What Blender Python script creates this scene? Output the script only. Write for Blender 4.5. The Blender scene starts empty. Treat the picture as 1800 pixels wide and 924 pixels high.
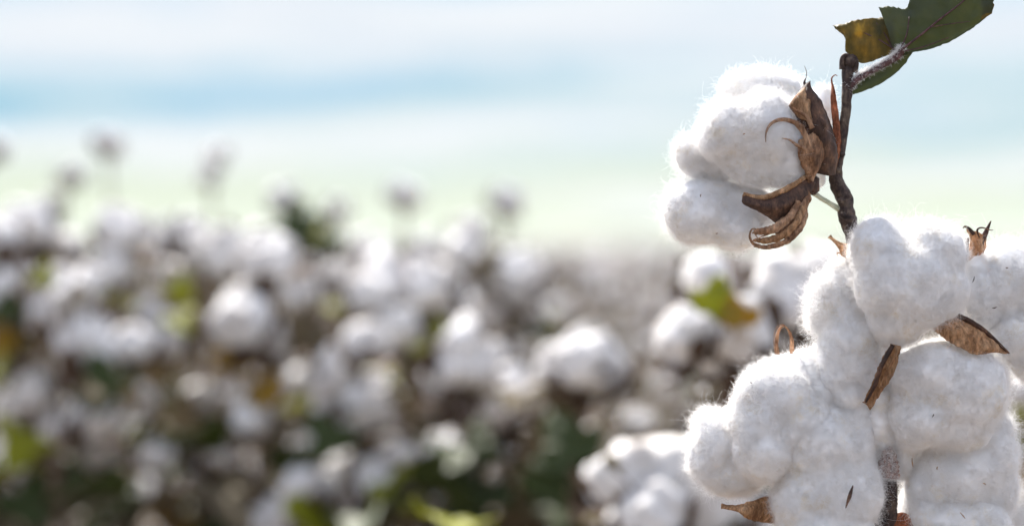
import bpy, bmesh, math, random
import numpy as np
from mathutils import Vector, Matrix, Euler, noise

SC = bpy.context.scene
COL = SC.collection
R = math.radians

# ---------------------------------------------------------------- camera
CAM_H, LENS, FOCUS = 0.97, 85.0, 1.10
K = 36.0 / LENS / 1800.0                       # view-plane units per photo pixel at depth 1
HORIZON = 425.0
cam_d = bpy.data.cameras.new('camera')
cam = bpy.data.objects.new('camera', cam_d); COL.objects.link(cam)
cam_d.lens = LENS; cam_d.sensor_width = 36.0
cam_d.clip_start = 0.02; cam_d.clip_end = 6000
PITCH = -math.atan((462 - HORIZON) * K)
cam.location = (0, 0, CAM_H)
cam.rotation_euler = (R(90) + PITCH, 0, 0)
cam_d.dof.use_dof = True
cam_d.dof.focus_distance = FOCUS - 0.012
cam_d.dof.aperture_fstop = 4.2
SC.camera = cam
CM = Matrix.Translation((0, 0, CAM_H)) @ Euler((R(90) + PITCH, 0, 0)).to_matrix().to_4x4()

# ---------------------------------------------------------------- light
SUN_EL, SUN_AZ = 47.0, -24.0                   # azimuth from +Y towards +X
SKY_STRENGTH = 0.11
SC.view_settings.view_transform = 'Standard'
SC.view_settings.look = 'None'
SC.view_settings.exposure = 1.68
SC.view_settings.gamma = 1.0
SC.view_settings.use_curve_mapping = False

W = bpy.data.worlds.new('World'); SC.world = W; W.use_nodes = True
nt = W.node_tree; N, L = nt.nodes, nt.links
for n in list(N): N.remove(n)
wout = N.new('ShaderNodeOutputWorld'); bg = N.new('ShaderNodeBackground')
L.new(bg.outputs[0], wout.inputs[0]); bg.inputs[1].default_value = SKY_STRENGTH
sky = N.new('ShaderNodeTexSky'); sky.sky_type = 'NISHITA'; sky.sun_disc = False
sky.sun_elevation = R(SUN_EL); sky.sun_rotation = R(SUN_AZ)
sky.air_density = 1.0; sky.dust_density = 1.0; sky.ozone_density = 1.5
tc = N.new('ShaderNodeTexCoord')
sep = N.new('ShaderNodeSeparateXYZ'); L.new(tc.outputs['Generated'], sep.inputs[0])

def wmath(op, a, b=None, clamp=False):
    n = N.new('ShaderNodeMath'); n.operation = op; n.use_clamp = clamp
    for i, v in enumerate((a, b)):
        if v is None: continue
        if isinstance(v, (int, float)): n.inputs[i].default_value = v
        else: L.new(v, n.inputs[i])
    return n.outputs[0]

def wrange(v, a, b, c=0.0, d=1.0, smooth=True):
    n = N.new('ShaderNodeMapRange'); n.interpolation_type = 'SMOOTHSTEP' if smooth else 'LINEAR'
    L.new(v, n.inputs[0])
    for i, x in enumerate((a, b, c, d)): n.inputs[i + 1].default_value = x
    return n.outputs[0]

def wnoise(scale, detail, rough, seed):
    m = N.new('ShaderNodeMapping'); L.new(tc.outputs['Generated'], m.inputs[0])
    m.inputs['Location'].default_value = (seed, seed * 1.7, seed * .6)
    m.inputs['Scale'].default_value = scale
    n = N.new('ShaderNodeTexNoise'); n.inputs['Scale'].default_value = 1.0
    n.inputs['Detail'].default_value = detail; n.inputs['Roughness'].default_value = rough
    L.new(m.outputs[0], n.inputs['Vector'])
    return n.outputs['Fac']

def wmix(f, a, b):
    n = N.new('ShaderNodeMix'); n.data_type = 'RGBA'
    if isinstance(f, (int, float)): n.inputs[0].default_value = f
    else: L.new(f, n.inputs[0])
    for i, v in ((6, a), (7, b)):
        if isinstance(v, tuple): n.inputs[i].default_value = (*v, 1)
        else: L.new(v, n.inputs[i])
    return n.outputs[2]

def lin(c): return tuple(((x / 255 + .055) / 1.055) ** 2.4 if x > 10 else x / 255 / 12.92 for x in c)
EXPO = 2 ** SC.view_settings.exposure
def skyc(c): return tuple(v / SKY_STRENGTH / EXPO for v in lin(c))
big = wnoise((7, 7, 34), 3, .55, 3.1)
fine = wnoise((5, 5, 62), 3, .5, 8.3)
mid = wnoise((4, 4, 70), 3, .5, 5.7)
wob = wmath('MULTIPLY', wmath('SUBTRACT', big, .5), .055)
el = wmath('ADD', sep.outputs['Z'], wob)
ramp = N.new('ShaderNodeValToRGB'); L.new(wrange(el, 0.0, 0.12, 0, 1, False), ramp.inputs[0])
cr = ramp.color_ramp
stops = [(0.0, (225, 234, 192)), (.15, (226, 236, 210)), (.26, (227, 238, 226)), (.42, (226, 238, 241)),
         (.56, (214, 233, 242)), (.66, (226, 236, 245)), (.78, (236, 242, 249)), (.90, (206, 230, 247)), (1.0, (160, 206, 242))]
while len(cr.elements) < len(stops): cr.elements.new(.5)
for e, (p, c) in zip(cr.elements, stops): e.position = p; e.color = (*skyc(c), 1)
colr = ramp.outputs[0]
west = wrange(sep.outputs['X'], -.22, .12, 1, .25)
band = wmath('MULTIPLY', wrange(el, .045, .062), wrange(el, .078, .068))
strk = wrange(mid, .44, .60)
f1 = wmath('MULTIPLY', wmath('MULTIPLY', band, west), wmath('ADD', wmath('MULTIPLY', strk, .70), .28))
colr = wmix(f1, colr, skyc((128, 194, 228)))
low = wmath('MULTIPLY', wrange(el, .085, .06), wrange(el, .022, .045))
f2 = wmath('MULTIPLY', wmath('MULTIPLY', wrange(fine, .50, .64), low), .42)
colr = wmix(f2, colr, skyc((160, 206, 216)))
f3 = wmath('MULTIPLY', wrange(fine, .5, .36), .75)
colr = wmix(f3, colr, skyc((246, 249, 252)))
veil = wnoise((2.2, 2.2, 4.5), 5, .6, 12.4)          # thin bright cloud over the rest of the sky
upper = wmix(wrange(veil, .30, .70, .25, .8), sky.outputs[0], tuple(v * 1.65 for v in skyc((244, 244, 252))))
colr = wmix(wrange(sep.outputs['Z'], .11, .22), colr, upper)
L.new(colr, bg.inputs[0])

sun_d = bpy.data.lights.new('sun', 'SUN'); sun = bpy.data.objects.new('sun', sun_d); COL.objects.link(sun)
sun_d.energy = 5.0; sun_d.angle = R(0.5); sun_d.color = (1.0, .955, .89)
sdir = Vector((math.sin(R(SUN_AZ)) * math.cos(R(SUN_EL)), math.cos(R(SUN_AZ)) * math.cos(R(SUN_EL)), math.sin(R(SUN_EL))))
sun.rotation_euler = sdir.to_track_quat('Z', 'Y').to_euler()
sun.location = sdir * 20

SC.render.engine = 'CYCLES'
SC.cycles.max_bounces = 12; SC.cycles.diffuse_bounces = 7; SC.cycles.transmission_bounces = 8
SC.cycles.use_denoising = True

# ---------------------------------------------------------------- helpers
def P(px, py, d=FOCUS):                        # photo pixel at depth d -> a point of the place
    return CM @ Vector(((px - 900) * K * d, (462 - py) * K * d, -d))
PX = K * FOCUS                                 # metres per photo pixel in the focus plane
def F(px, py, dz=0.0):                         # same, depth given in pixels behind the focus plane
    return P(px, py, FOCUS + dz * PX)

def link(name, me, mats=(), parent=None):
    o = bpy.data.objects.new(name, me); COL.objects.link(o)
    if me is not None:
        for m in mats:
            if m.name not in [x.name for x in me.materials if x]: me.materials.append(m)
    if parent is not None:
        o.parent = parent
        o.matrix_parent_inverse = PINV[parent.name] if parent.name in PINV else Matrix()
    return o
PINV = {}
def tag(o, label=None, cat=None, group=None, kind=None):
    for k, v in (('label', label), ('category', cat), ('group', group), ('kind', kind)):
        if v: o[k] = v
    return o
def empty(name, loc=(0, 0, 0), parent=None):
    o = bpy.data.objects.new(name, None); COL.objects.link(o); o.location = loc
    o.empty_display_size = .02
    if parent is not None: o.parent = parent
    return o

class MB:                                      # collects shapes into one mesh
    def __init__(s): s.v = []; s.f = []; s.m = []; s.uv = []
    def add(s, vs, fs, mi=0):
        b = len(s.v); s.v.extend([tuple(x) for x in vs])
        s.f.extend([tuple(i + b for i in f) for f in fs]); s.m.extend([mi] * len(fs))
    def tube(s, pts, rad, n=8, mi=0, sub=5, bump=0.0, seed=0, cap=True, flat=1.0, flat_dir=None):
        P_, R_ = spline(pts, sub), spline1(rad, sub)
        vs, fs = [], []
        up = Vector((.31, .92, .2)).normalized() if flat_dir is None else Vector(flat_dir)
        for i, p in enumerate(P_):
            t = (P_[min(i + 1, len(P_) - 1)] - P_[max(i - 1, 0)]).normalized()
            a = t.cross(up)
            if a.length < 1e-4: a = t.cross(Vector((1, 0, 0)))
            a.normalize(); b = t.cross(a).normalized()
            for k in range(n):
                ang = 2 * math.pi * k / n
                r = R_[i]
                q = a * math.cos(ang) + b * math.sin(ang) * flat
                if bump: r *= 1 + bump * noise.noise(Vector((p + q * r) * (1.0 / max(.0008, .9 * rad[0])) + Vector((seed, 0, 0))))
                vs.append(p + q * r)
        m = len(P_)
        for i in range(m - 1):
            for k in range(n):
                fs.append((i * n + k, i * n + (k + 1) % n, (i + 1) * n + (k + 1) % n, (i + 1) * n + k))
        if cap:
            fs.append(tuple(range(n - 1, -1, -1))); fs.append(tuple((m - 1) * n + k for k in range(n)))
        s.add(vs, fs, mi)
    def sheet(s, A, B, bulge=0.0, thick=.0005, nu=22, nv=9, mi=0, wr=0.0, seed=0, rag=0.0, toward=Vector((0, -1, 0)), mi2=None):
        # a thin curled sheet between two edge lines
        sub = max(2, nu // (len(A) - 1))
        PA, PB = spline(A, sub), spline(B, sub)
        nu = len(PA) - 1
        top, nor = [], []
        for i in range(nu + 1):
            for j in range(nv + 1):
                v = j / nv
                p = PA[i].lerp(PB[i], v)
                w = (PB[i] - PA[i]); t = PA[min(i + 1, nu)] - PA[max(i - 1, 0)] + PB[min(i + 1, nu)] - PB[max(i - 1, 0)]
                nn = w.cross(t)
                if nn.length < 1e-12: nn = Vector(toward)
                nn.normalize()
                if nn.dot(toward) < 0: nn = -nn
                p = p + nn * (bulge * math.sin(math.pi * v))
                if wr:
                    p = p + nn * wr * (noise.noise(p * 220 + Vector((seed, 3, 1))) + .5 * noise.noise(p * 600 + Vector((seed, 7, 2))))
                if rag and j in (0, nv):
                    p = p + (w.normalized() if w.length > 1e-9 else Vector()) * rag * noise.noise(p * 900 + Vector((seed, 1, 5)))
                top.append(p); nor.append(nn)
        bot = [p - n * thick for p, n in zip(top, nor)]
        c = len(top); fs = []; w = nv + 1
        for i in range(nu):
            for j in range(nv):
                a, b, d, e = i * w + j, i * w + j + 1, (i + 1) * w + j + 1, (i + 1) * w + j
                fs.append((a, b, d, e)); fs.append((c + e, c + d, c + b, c + a))
        for i in range(nu):
            for j in (0, nv):
                a, e = i * w + j, (i + 1) * w + j
                fs.append((a, e, c + e, c + a))
        for j in range(nv):
            for i in (0, nu):
                a, e = i * w + j, i * w + j + 1
                fs.append((a, e, c + e, c + a))
        s.add(top + bot, fs, mi)
    def blob(s, c, r, mi=0, sub=2, amp=.2, fr=1.5, seed=0, scale=(1, 1, 1)):
        vs, fs = ico(sub)
        out = []
        for v in vs:
            d = Vector(v)
            k = 1 + amp * noise.noise(d * fr + Vector((seed, seed * .7, 0)))
            out.append(Vector(c) + Vector((d.x * scale[0], d.y * scale[1], d.z * scale[2])) * r * k)
        s.add(out, fs, mi)
    def mesh(s, name, smooth=True, origin=None):
        me = bpy.data.meshes.new(name)
        vs = s.v if origin is None else [tuple(Vector(v) - origin) for v in s.v]
        me.from_pydata(vs, [], s.f)
        me.polygons.foreach_set('material_index', s.m)
        me.polygons.foreach_set('use_smooth', [smooth] * len(s.f))
        me.validate(); me.update()
        return me
    def build(s, name, mats, parent=None, smooth=True, local=True):
        org = world_of(parent) if (parent is not None and local) else None
        me = s.mesh(name, smooth, org)
        for m in mats: me.materials.append(m)
        return link(name, me, (), parent)

def world_of(o):
    v = Vector(o.location)
    while o.parent is not None:
        o = o.parent; v = v + Vector(o.location)
    return v
_ico = {}
def ico(sub):
    if sub not in _ico:
        bm = bmesh.new(); bmesh.ops.create_icosphere(bm, subdivisions=sub, radius=1)
        _ico[sub] = ([tuple(v.co) for v in bm.verts], [tuple(v.index for v in f.verts) for f in bm.faces]); bm.free()
    return _ico[sub]
def spline(pts, sub):
    pts = [Vector(p) for p in pts]
    if len(pts) < 2: return pts
    out = []
    for i in range(len(pts) - 1):
        p0, p1, p2, p3 = pts[max(i - 1, 0)], pts[i], pts[i + 1], pts[min(i + 2, len(pts) - 1)]
        for k in range(sub):
            t = k / sub
            out.append(.5 * ((2 * p1) + (p2 - p0) * t + (2 * p0 - 5 * p1 + 4 * p2 - p3) * t * t + (3 * p1 - p0 - 3 * p2 + p3) * t ** 3))
    out.append(pts[-1])
    return out
def spline1(r, sub):
    out = []
    for i in range(len(r) - 1):
        for k in range(sub): out.append(r[i] + (r[i + 1] - r[i]) * k / sub)
    return out + [r[-1]]

# ---------------------------------------------------------------- materials
def newmat(name):
    m = bpy.data.materials.new(name); m.use_nodes = True
    t = m.node_tree
    for n in list(t.nodes): t.nodes.remove(n)
    o = t.nodes.new('ShaderNodeOutputMaterial')
    return m, t, o
def tex(t, scale, detail=4, rough=.55, stretch=None, coord='Object'):
    c = t.nodes.new('ShaderNodeTexCoord'); n = t.nodes.new('ShaderNodeTexNoise')
    n.inputs['Scale'].default_value = scale; n.inputs['Detail'].default_value = detail; n.inputs['Roughness'].default_value = rough
    src = c.outputs[coord]
    if stretch:
        mp = t.nodes.new('ShaderNodeMapping'); mp.inputs['Scale'].default_value = stretch
        L_ = t.links.new(src, mp.inputs[0]); src = mp.outputs[0]
    t.links.new(src, n.inputs['Vector'])
    return n.outputs['Fac']
def ramp_of(t, fac, stops):
    r = t.nodes.new('ShaderNodeValToRGB'); t.links.new(fac, r.inputs[0])
    e = r.color_ramp.elements
    while len(e) < len(stops): e.new(.5)
    for x, (p, c) in zip(e, stops): x.position = p; x.color = (*c, 1)
    return r.outputs[0]
def bump_of(t, fac, dist, strength=.6):
    b = t.nodes.new('ShaderNodeBump'); b.inputs['Distance'].default_value = dist; b.inputs['Strength'].default_value = strength
    t.links.new(fac, b.inputs['Height'])
    return b.outputs[0]

def lint_material(name, radius=.008):
    m, t, o = newmat(name)
    p = t.nodes.new('ShaderNodeBsdfPrincipled')
    c = ramp_of(t, tex(t, 70, 5, .6), [(.32, (.83, .75, .62)), (.44, (.905, .885, .86)), (.62, (.93, .925, .925))])
    t.links.new(c, p.inputs['Base Color'])
    p.inputs['Roughness'].default_value = .95
    p.inputs['Specular IOR Level'].default_value = .08
    p.inputs['Subsurface Weight'].default_value = .9
    p.inputs['Subsurface Radius'].default_value = (1.0, .95, .9)
    p.inputs['Subsurface Scale'].default_value = radius
    p.inputs['Sheen Weight'].default_value = .25; p.inputs['Sheen Roughness'].default_value = .6
    t.links.new(bump_of(t, tex(t, 900, 3, .7), .0005, .15), p.inputs['Normal'])
    t.links.new(p.outputs[0], o.inputs[0])
    return m
def thin_material(name, stops, scale, trans=.4, rough=.7, spec=.25, stretch=None, bump=.0004, detail=5, tcol=None, grain=False):
    m, t, o = newmat(name)
    f = tex(t, scale, detail, .62, stretch)
    c = ramp_of(t, f, stops)
    if grain:
        g = t.nodes.new('ShaderNodeMix'); g.data_type = 'RGBA'; g.blend_type = 'MULTIPLY'; g.inputs[0].default_value = 1
        gr = ramp_of(t, tex(t, 850, 4, .7, (1, 1, .35)), [(.3, (.42, .38, .36)), (.5, (.95, .95, .95)), (.66, (1.5, 1.45, 1.4))])
        t.links.new(c, g.inputs[6]); t.links.new(gr, g.inputs[7]); c = g.outputs[2]
    p = t.nodes.new('ShaderNodeBsdfPrincipled'); t.links.new(c, p.inputs['Base Color'])
    p.inputs['Roughness'].default_value = rough; p.inputs['Specular IOR Level'].default_value = spec
    if bump: t.links.new(bump_of(t, f, bump, .7), p.inputs['Normal'])
    if trans:
        tr = t.nodes.new('ShaderNodeBsdfTranslucent')
        if tcol:
            tr.inputs[0].default_value = (*tcol, 1)
        else: t.links.new(c, tr.inputs[0])
        mx = t.nodes.new('ShaderNodeMixShader'); mx.inputs[0].default_value = trans
        t.links.new(p.outputs[0], mx.inputs[1]); t.links.new(tr.outputs[0], mx.inputs[2])
        t.links.new(mx.outputs[0], o.inputs[0])
    else: t.links.new(p.outputs[0], o.inputs[0])
    return m
def fibre_material(name, col, trans=.5):
    m, t, o = newmat(name)
    d = t.nodes.new('ShaderNodeBsdfDiffuse'); d.inputs[0].default_value = (*col, 1)
    tr = t.nodes.new('ShaderNodeBsdfTranslucent'); tr.inputs[0].default_value = (*col, 1)
    mx = t.nodes.new('ShaderNodeMixShader'); mx.inputs[0].default_value = trans
    t.links.new(d.outputs[0], mx.inputs[1]); t.links.new(tr.outputs[0], mx.inputs[2]); t.links.new(mx.outputs[0], o.inputs[0])
    return m

M_LINT = lint_material('cotton_lint')
M_FIB = fibre_material('cotton_fibre', (.985, .98, .975), .6)
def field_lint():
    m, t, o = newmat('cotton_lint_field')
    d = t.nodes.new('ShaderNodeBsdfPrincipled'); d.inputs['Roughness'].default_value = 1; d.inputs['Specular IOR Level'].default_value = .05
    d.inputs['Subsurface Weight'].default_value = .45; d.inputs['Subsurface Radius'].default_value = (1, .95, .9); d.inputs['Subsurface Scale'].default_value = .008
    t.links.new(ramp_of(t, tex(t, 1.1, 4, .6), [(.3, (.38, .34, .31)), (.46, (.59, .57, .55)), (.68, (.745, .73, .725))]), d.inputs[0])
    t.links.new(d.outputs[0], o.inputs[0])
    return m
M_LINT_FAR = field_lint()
M_BUR_D = thin_material('bur_dark_brown', [(.3, (.025, .013, .010)), (.5, (.062, .031, .020)), (.72, (.17, .09, .052))], 160, .12, .6, .3, grain=True)
M_BUR_T = thin_material('bur_tan', [(.28, (.17, .085, .043)), (.48, (.38, .22, .115)), (.72, (.58, .40, .25))], 140, .42, .7, .2, stretch=(1, 1, .45), grain=True)
M_BRACT = thin_material('bract_brown', [(.3, (.08, .04, .024)), (.45, (.25, .135, .075)), (.62, (.50, .32, .20))], 170, .4, .65, .3, stretch=(1, .5, .6), grain=True)
M_RED = thin_material('bract_russet', [(.3, (.12, .035, .018)), (.6, (.36, .14, .07)), (.8, (.5, .28, .16))], 200, .4, .7, .2, grain=True)
M_BARK = thin_material('stem_bark', [(.32, (.018, .011, .010)), (.5, (.045, .029, .024)), (.68, (.105, .078, .056)), (.82, (.22, .18, .13))], 260, 0, .7, .3, bump=.0012, grain=True)
M_PURPLE = thin_material('young_stem', [(.3, (.028, .012, .014)), (.55, (.075, .032, .034)), (.8, (.16, .09, .08))], 300, 0, .55, .35, bump=.0006, grain=True)
M_PEDICEL = thin_material('pale_pedicel', [(.3, (.34, .36, .24)), (.7, (.60, .60, .48))], 300, .2, .6, .3)
M_LEAF_G = thin_material('leaf_green', [(.25, (.026, .032, .020)), (.45, (.046, .058, .030)), (.60, (.075, .082, .034)), (.72, (.10, .09, .03)), (.80, (.26, .16, .03))], 60, .42, .5, .35, tcol=(.15, .17, .055))
M_LEAF_Y = thin_material('leaf_yellow_brown', [(.30, (.045, .042, .012)), (.46, (.11, .08, .014)), (.57, (.20, .13, .02)), (.68, (.42, .27, .03))], 110, .42, .55, .3, stretch=(1, 1, .5))
M_LEAF_LIME = thin_material('leaf_lime', [(.3, (.20, .22, .012)), (.55, (.34, .35, .02)), (.75, (.48, .40, .03))], 40, .6, .5, .3)
M_LEAF_GOLD = thin_material('leaf_gold', [(.3, (.22, .12, .012)), (.55, (.38, .23, .02)), (.75, (.48, .33, .04))], 40, .5, .55, .25)
M_LEAF_FIELD = thin_material('field_leaf_green', [(.3, (.022, .034, .010)), (.55, (.05, .072, .014)), (.75, (.11, .13, .02))], 25, .45, .55, .3)
M_LEAF_DRY = thin_material('field_leaf_dry', [(.3, (.08, .06, .04)), (.5, (.19, .155, .10)), (.7, (.34, .29, .20))], 40, .45, .75, .15)
M_STEM_FIELD = thin_material('field_stem', [(.3, (.05, .03, .022)), (.6, (.13, .085, .06)), (.8, (.2, .15, .11))], 60, 0, .75, .2)
M_BUR_FIELD = thin_material('field_bur', [(.3, (.045, .028, .02)), (.6, (.14, .09, .06)), (.8, (.27, .19, .125))], 60, .2, .75, .2)

# ---------------------------------------------------------------- setting
def soil():
    m, t, o = newmat('field_soil')
    p = t.nodes.new('ShaderNodeBsdfPrincipled')
    f = tex(t, 6, 8, .7)
    t.links.new(ramp_of(t, f, [(.3, (.07, .05, .035)), (.55, (.13, .095, .068)), (.75, (.24, .19, .14))]), p.inputs['Base Color'])
    p.inputs['Roughness'].default_value = .95
    t.links.new(bump_of(t, f, .03, .8), p.inputs['Normal']); t.links.new(p.outputs[0], o.inputs[0])
    return m
bm = bmesh.new()
rings = [0, .8, 1.6, 3, 5, 8, 12, 18, 30, 60, 120, 300, 700, 1400]
seg = 72; prev = None
for r in rings:
    ring = []
    for k in range(seg if r else 1):
        a = 2 * math.pi * k / seg
        x, y = r * math.cos(a), r * math.sin(a)
        z = .025 * noise.noise(Vector((x * 1.3, y * 1.3, 0))) if 0 < r < 40 else 0
        ring.append(bm.verts.new((x, y, z - .01)))
    if prev:
        for k in range(seg):
            if len(prev) == 1: bm.faces.new((prev[0], ring[k], ring[(k + 1) % seg]))
            else: bm.faces.new((prev[k], ring[k], ring[(k + 1) % seg], prev[(k + 1) % seg]))
    prev = ring
me = bpy.data.meshes.new('ground'); bm.to_mesh(me); bm.free(); me.materials.append(soil())
for p_ in me.polygons: p_.use_smooth = True
tag(link('ground', me), 'dry brown soil of the cotton field', kind='structure')

# low far hills behind the field
hm = MB()
def hill_mat():
    return thin_material('hill_scrub', [(.3, (.10, .115, .09)), (.6, (.17, .18, .14)), (.8, (.24, .24, .19))], .02, 0, .95, .05, bump=0)
vs, fs = [], []
HN = 160
for i in range(HN + 1):
    x = -700 + 1400 * i / HN
    px = 900 + x / 900 / K
    h = 1.0 + 8.5 * math.exp(-((px - 1075) / 135) ** 2) + 2.0 * noise.noise(Vector((x * .02, 3, 0))) + 3.0 * math.exp(-((px - 330) / 200) ** 2)
    for j, (dy, s) in enumerate(((-120, -.1), (-60, .35), (0, 1), (80, .5), (200, -.2))):
        vs.append((x, 900 + dy, h * s + (.4 * noise.noise(Vector((x * .1, j, 0))) if 0 < j < 4 else -.2)))
for i in range(HN):
    for j in range(4):
        fs.append((i * 5 + j, (i + 1) * 5 + j, (i + 1) * 5 + j + 1, i * 5 + j + 1))
hm.add(vs, fs)
tag(hm.build('hills', [hill_mat()]), 'low pale hills beyond the cotton field', kind='structure')

# the air over the field
hb = MB()
X_, Z0, Z1 = 1450.0, -1.5, 13.0
hb.add([(-X_, -X_, Z0), (X_, -X_, Z0), (X_, X_, Z0), (-X_, X_, Z0), (-X_, -X_, Z1), (X_, -X_, Z1), (X_, X_, Z1), (-X_, X_, Z1)],
       [(0, 3, 2, 1), (4, 5, 6, 7), (0, 1, 5, 4), (1, 2, 6, 5), (2, 3, 7, 6), (3, 0, 4, 7)])
hzm, t_, o_ = newmat('haze')
pv = t_.nodes.new('ShaderNodeVolumePrincipled'); pv.inputs['Density'].default_value = .00020
pv.inputs['Color'].default_value = (.86, .91, .96, 1); pv.inputs['Anisotropy'].default_value = 0.0
t_.links.new(pv.outputs[0], o_.inputs['Volume'])
tag(hb.build('haze', [hzm], smooth=False), 'thin pale haze over the far end of the field', kind='stuff')

# ---------------------------------------------------------------- lint bodies
def remesh(spheres, voxel, smooth_it, sub=3):
    """closed smooth body around a set of ellipsoids: [(centre, (rx,ry,rz))]"""
    mb = MB()
    vs, fs = ico(sub)
    for c, r in spheres:
        mb.add([(c[0] + v[0] * r[0], c[1] + v[1] * r[1], c[2] + v[2] * r[2]) for v in vs], fs)
    me = mb.mesh('tmp'); ob = bpy.data.objects.new('tmp', me); COL.objects.link(ob)
    md = ob.modifiers.new('r', 'REMESH'); md.mode = 'VOXEL'; md.voxel_size = voxel
    ms = ob.modifiers.new('s', 'SMOOTH'); ms.factor = .5; ms.iterations = smooth_it
    dg = bpy.context.evaluated_depsgraph_get()
    ev = ob.evaluated_get(dg); m2 = bpy.data.meshes.new_from_object(ev)
    bpy.data.objects.remove(ob); bpy.data.meshes.remove(me)
    return m2
def arrays(me):
    n = len(me.vertices); v = np.empty(n * 3, np.float64); me.vertices.foreach_get('co', v); v = v.reshape(-1, 3)
    nn = np.empty(n * 3, np.float32); me.vertices.foreach_get('normal', nn); nn = nn.reshape(-1, 3).astype(np.float64)
    return v, nn
def displace(me, octs, seed):
    v, n = arrays(me)
    s = Vector((seed * 3.1, seed * 1.7, seed * .9))
    d = np.zeros(len(v))
    for fr, amp, kind in octs:
        for i, p in enumerate(v):
            x = noise.noise(Vector(p) * fr + s)
            d[i] += amp * (x if kind == 0 else (0.45 - abs(x)) * 1.4)
    v = v + n * d[:, None]
    me.vertices.foreach_set('co', v.ravel()); me.update()

def fibres(V, Nn, count, rng, length=(.0025, .007), rad=2.7e-5, K_=6, lift=.55, curl=.8, long_share=.04, weights=None, patch=None, comb=None):
    """thin curly fibres rooted at the points V with normals Nn -> verts, quads"""
    idx = rng.choice(len(V), count, p=weights)
    p = V[idx] + rng.normal(0, .0004, (count, 3)); n = Nn[idx]
    t = rng.normal(0, 1, (count, 3))
    if comb is not None: t = t * .55 + comb[idx] * 2.6
    t -= n * (t * n).sum(1)[:, None]; t /= np.linalg.norm(t, axis=1)[:, None] + 1e-9
    up = (.04 + rng.random(count) ** 1.7) * lift
    if patch is not None:
        pf = patch[idx]; up = up * (.3 + 1.4 * pf)
    d = n * up[:, None] + t * (1 - up * .6)[:, None]; d /= np.linalg.norm(d, axis=1)[:, None]
    Ln = length[0] + (length[1] - length[0]) * rng.random(count) ** 1.6
    if patch is not None: Ln = Ln * (.65 + .75 * patch[idx])
    lg = rng.random(count) < long_share
    Ln[lg] *= rng.uniform(1.3, 2.3, lg.sum())
    ax = rng.normal(0, 1, (count, 3)); ax /= np.linalg.norm(ax, axis=1)[:, None]
    cu = rng.uniform(.1, 1.5, count) * curl
    pts = [p - n * .0004]
    for k in range(1, K_):
        d = d + np.cross(ax, d) * cu[:, None] + rng.normal(0, .30, (count, 3)) - n * .16 * k / K_
        d /= np.linalg.norm(d, axis=1)[:, None]
        p = p + d * (Ln / (K_ - 1))[:, None]
        pts.append(p)
    pts = np.stack(pts, 1)                                   # count,K,3
    tan = np.gradient(pts, axis=1); tan /= np.linalg.norm(tan, axis=2)[..., None] + 1e-12
    a = np.cross(tan, np.array([.3, .9, .31])); a /= np.linalg.norm(a, axis=2)[..., None] + 1e-12
    b = np.cross(tan, a)
    r = rad * rng.uniform(.7, 1.3, count)[:, None] * np.linspace(1, .45, K_)[None, :]
    vs = []
    for q in range(3):
        an = 2 * math.pi * q / 3
        vs.append(pts + (a * math.cos(an) + b * math.sin(an)) * r[..., None])
    vs = np.stack(vs, 2)                                     # count,K,3,3
    base = np.arange(count)[:, None, None] * (K_ * 3) + np.arange(K_ - 1)[None, :, None] * 3
    q = np.arange(3)[None, None, :]; q2 = (q + 1) % 3
    quads = np.stack([base + q, base + q2, base + 3 + q2, base + 3 + q], -1).reshape(-1, 4)
    return vs.reshape(-1, 3), quads
def merge_fibres(me, name, sets, mats):
    """one mesh = body + fibre quads (sets: [(verts, quads, material index)])"""
    v, _ = arrays(me)
    nl = len(me.loops); lv = np.empty(nl, np.int32); me.loops.foreach_get('vertex_index', lv)
    npoly = len(me.polygons); ls = np.empty(npoly, np.int32); me.polygons.foreach_get('loop_start', ls)
    mi = np.empty(npoly, np.int32); me.polygons.foreach_get('material_index', mi)
    V, LV, LS, MI = [v], [lv], [ls], [mi]
    nv, nloops = len(v), nl
    for fv, fq, m in sets:
        V.append(fv); LV.append((fq + nv).astype(np.int32).ravel())
        LS.append((np.arange(len(fq)) * 4 + nloops).astype(np.int32)); MI.append(np.full(len(fq), m, np.int32))
        nv += len(fv); nloops += len(fq) * 4
    out = bpy.data.meshes.new(name)
    V = np.concatenate(V); LV = np.concatenate(LV); LS = np.concatenate(LS); MI = np.concatenate(MI)
    out.vertices.add(len(V)); out.vertices.foreach_set('co', V.astype(np.float32).ravel())
    out.loops.add(len(LV)); out.loops.foreach_set('vertex_index', LV)
    out.polygons.add(len(LS)); out.polygons.foreach_set('loop_start', LS)
    for m in mats: out.materials.append(m)
    out.polygons.foreach_set('material_index', MI)
    out.polygons.foreach_set('use_smooth', np.ones(len(LS), bool))
    out.update(calc_edges=True)
    return out

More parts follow.
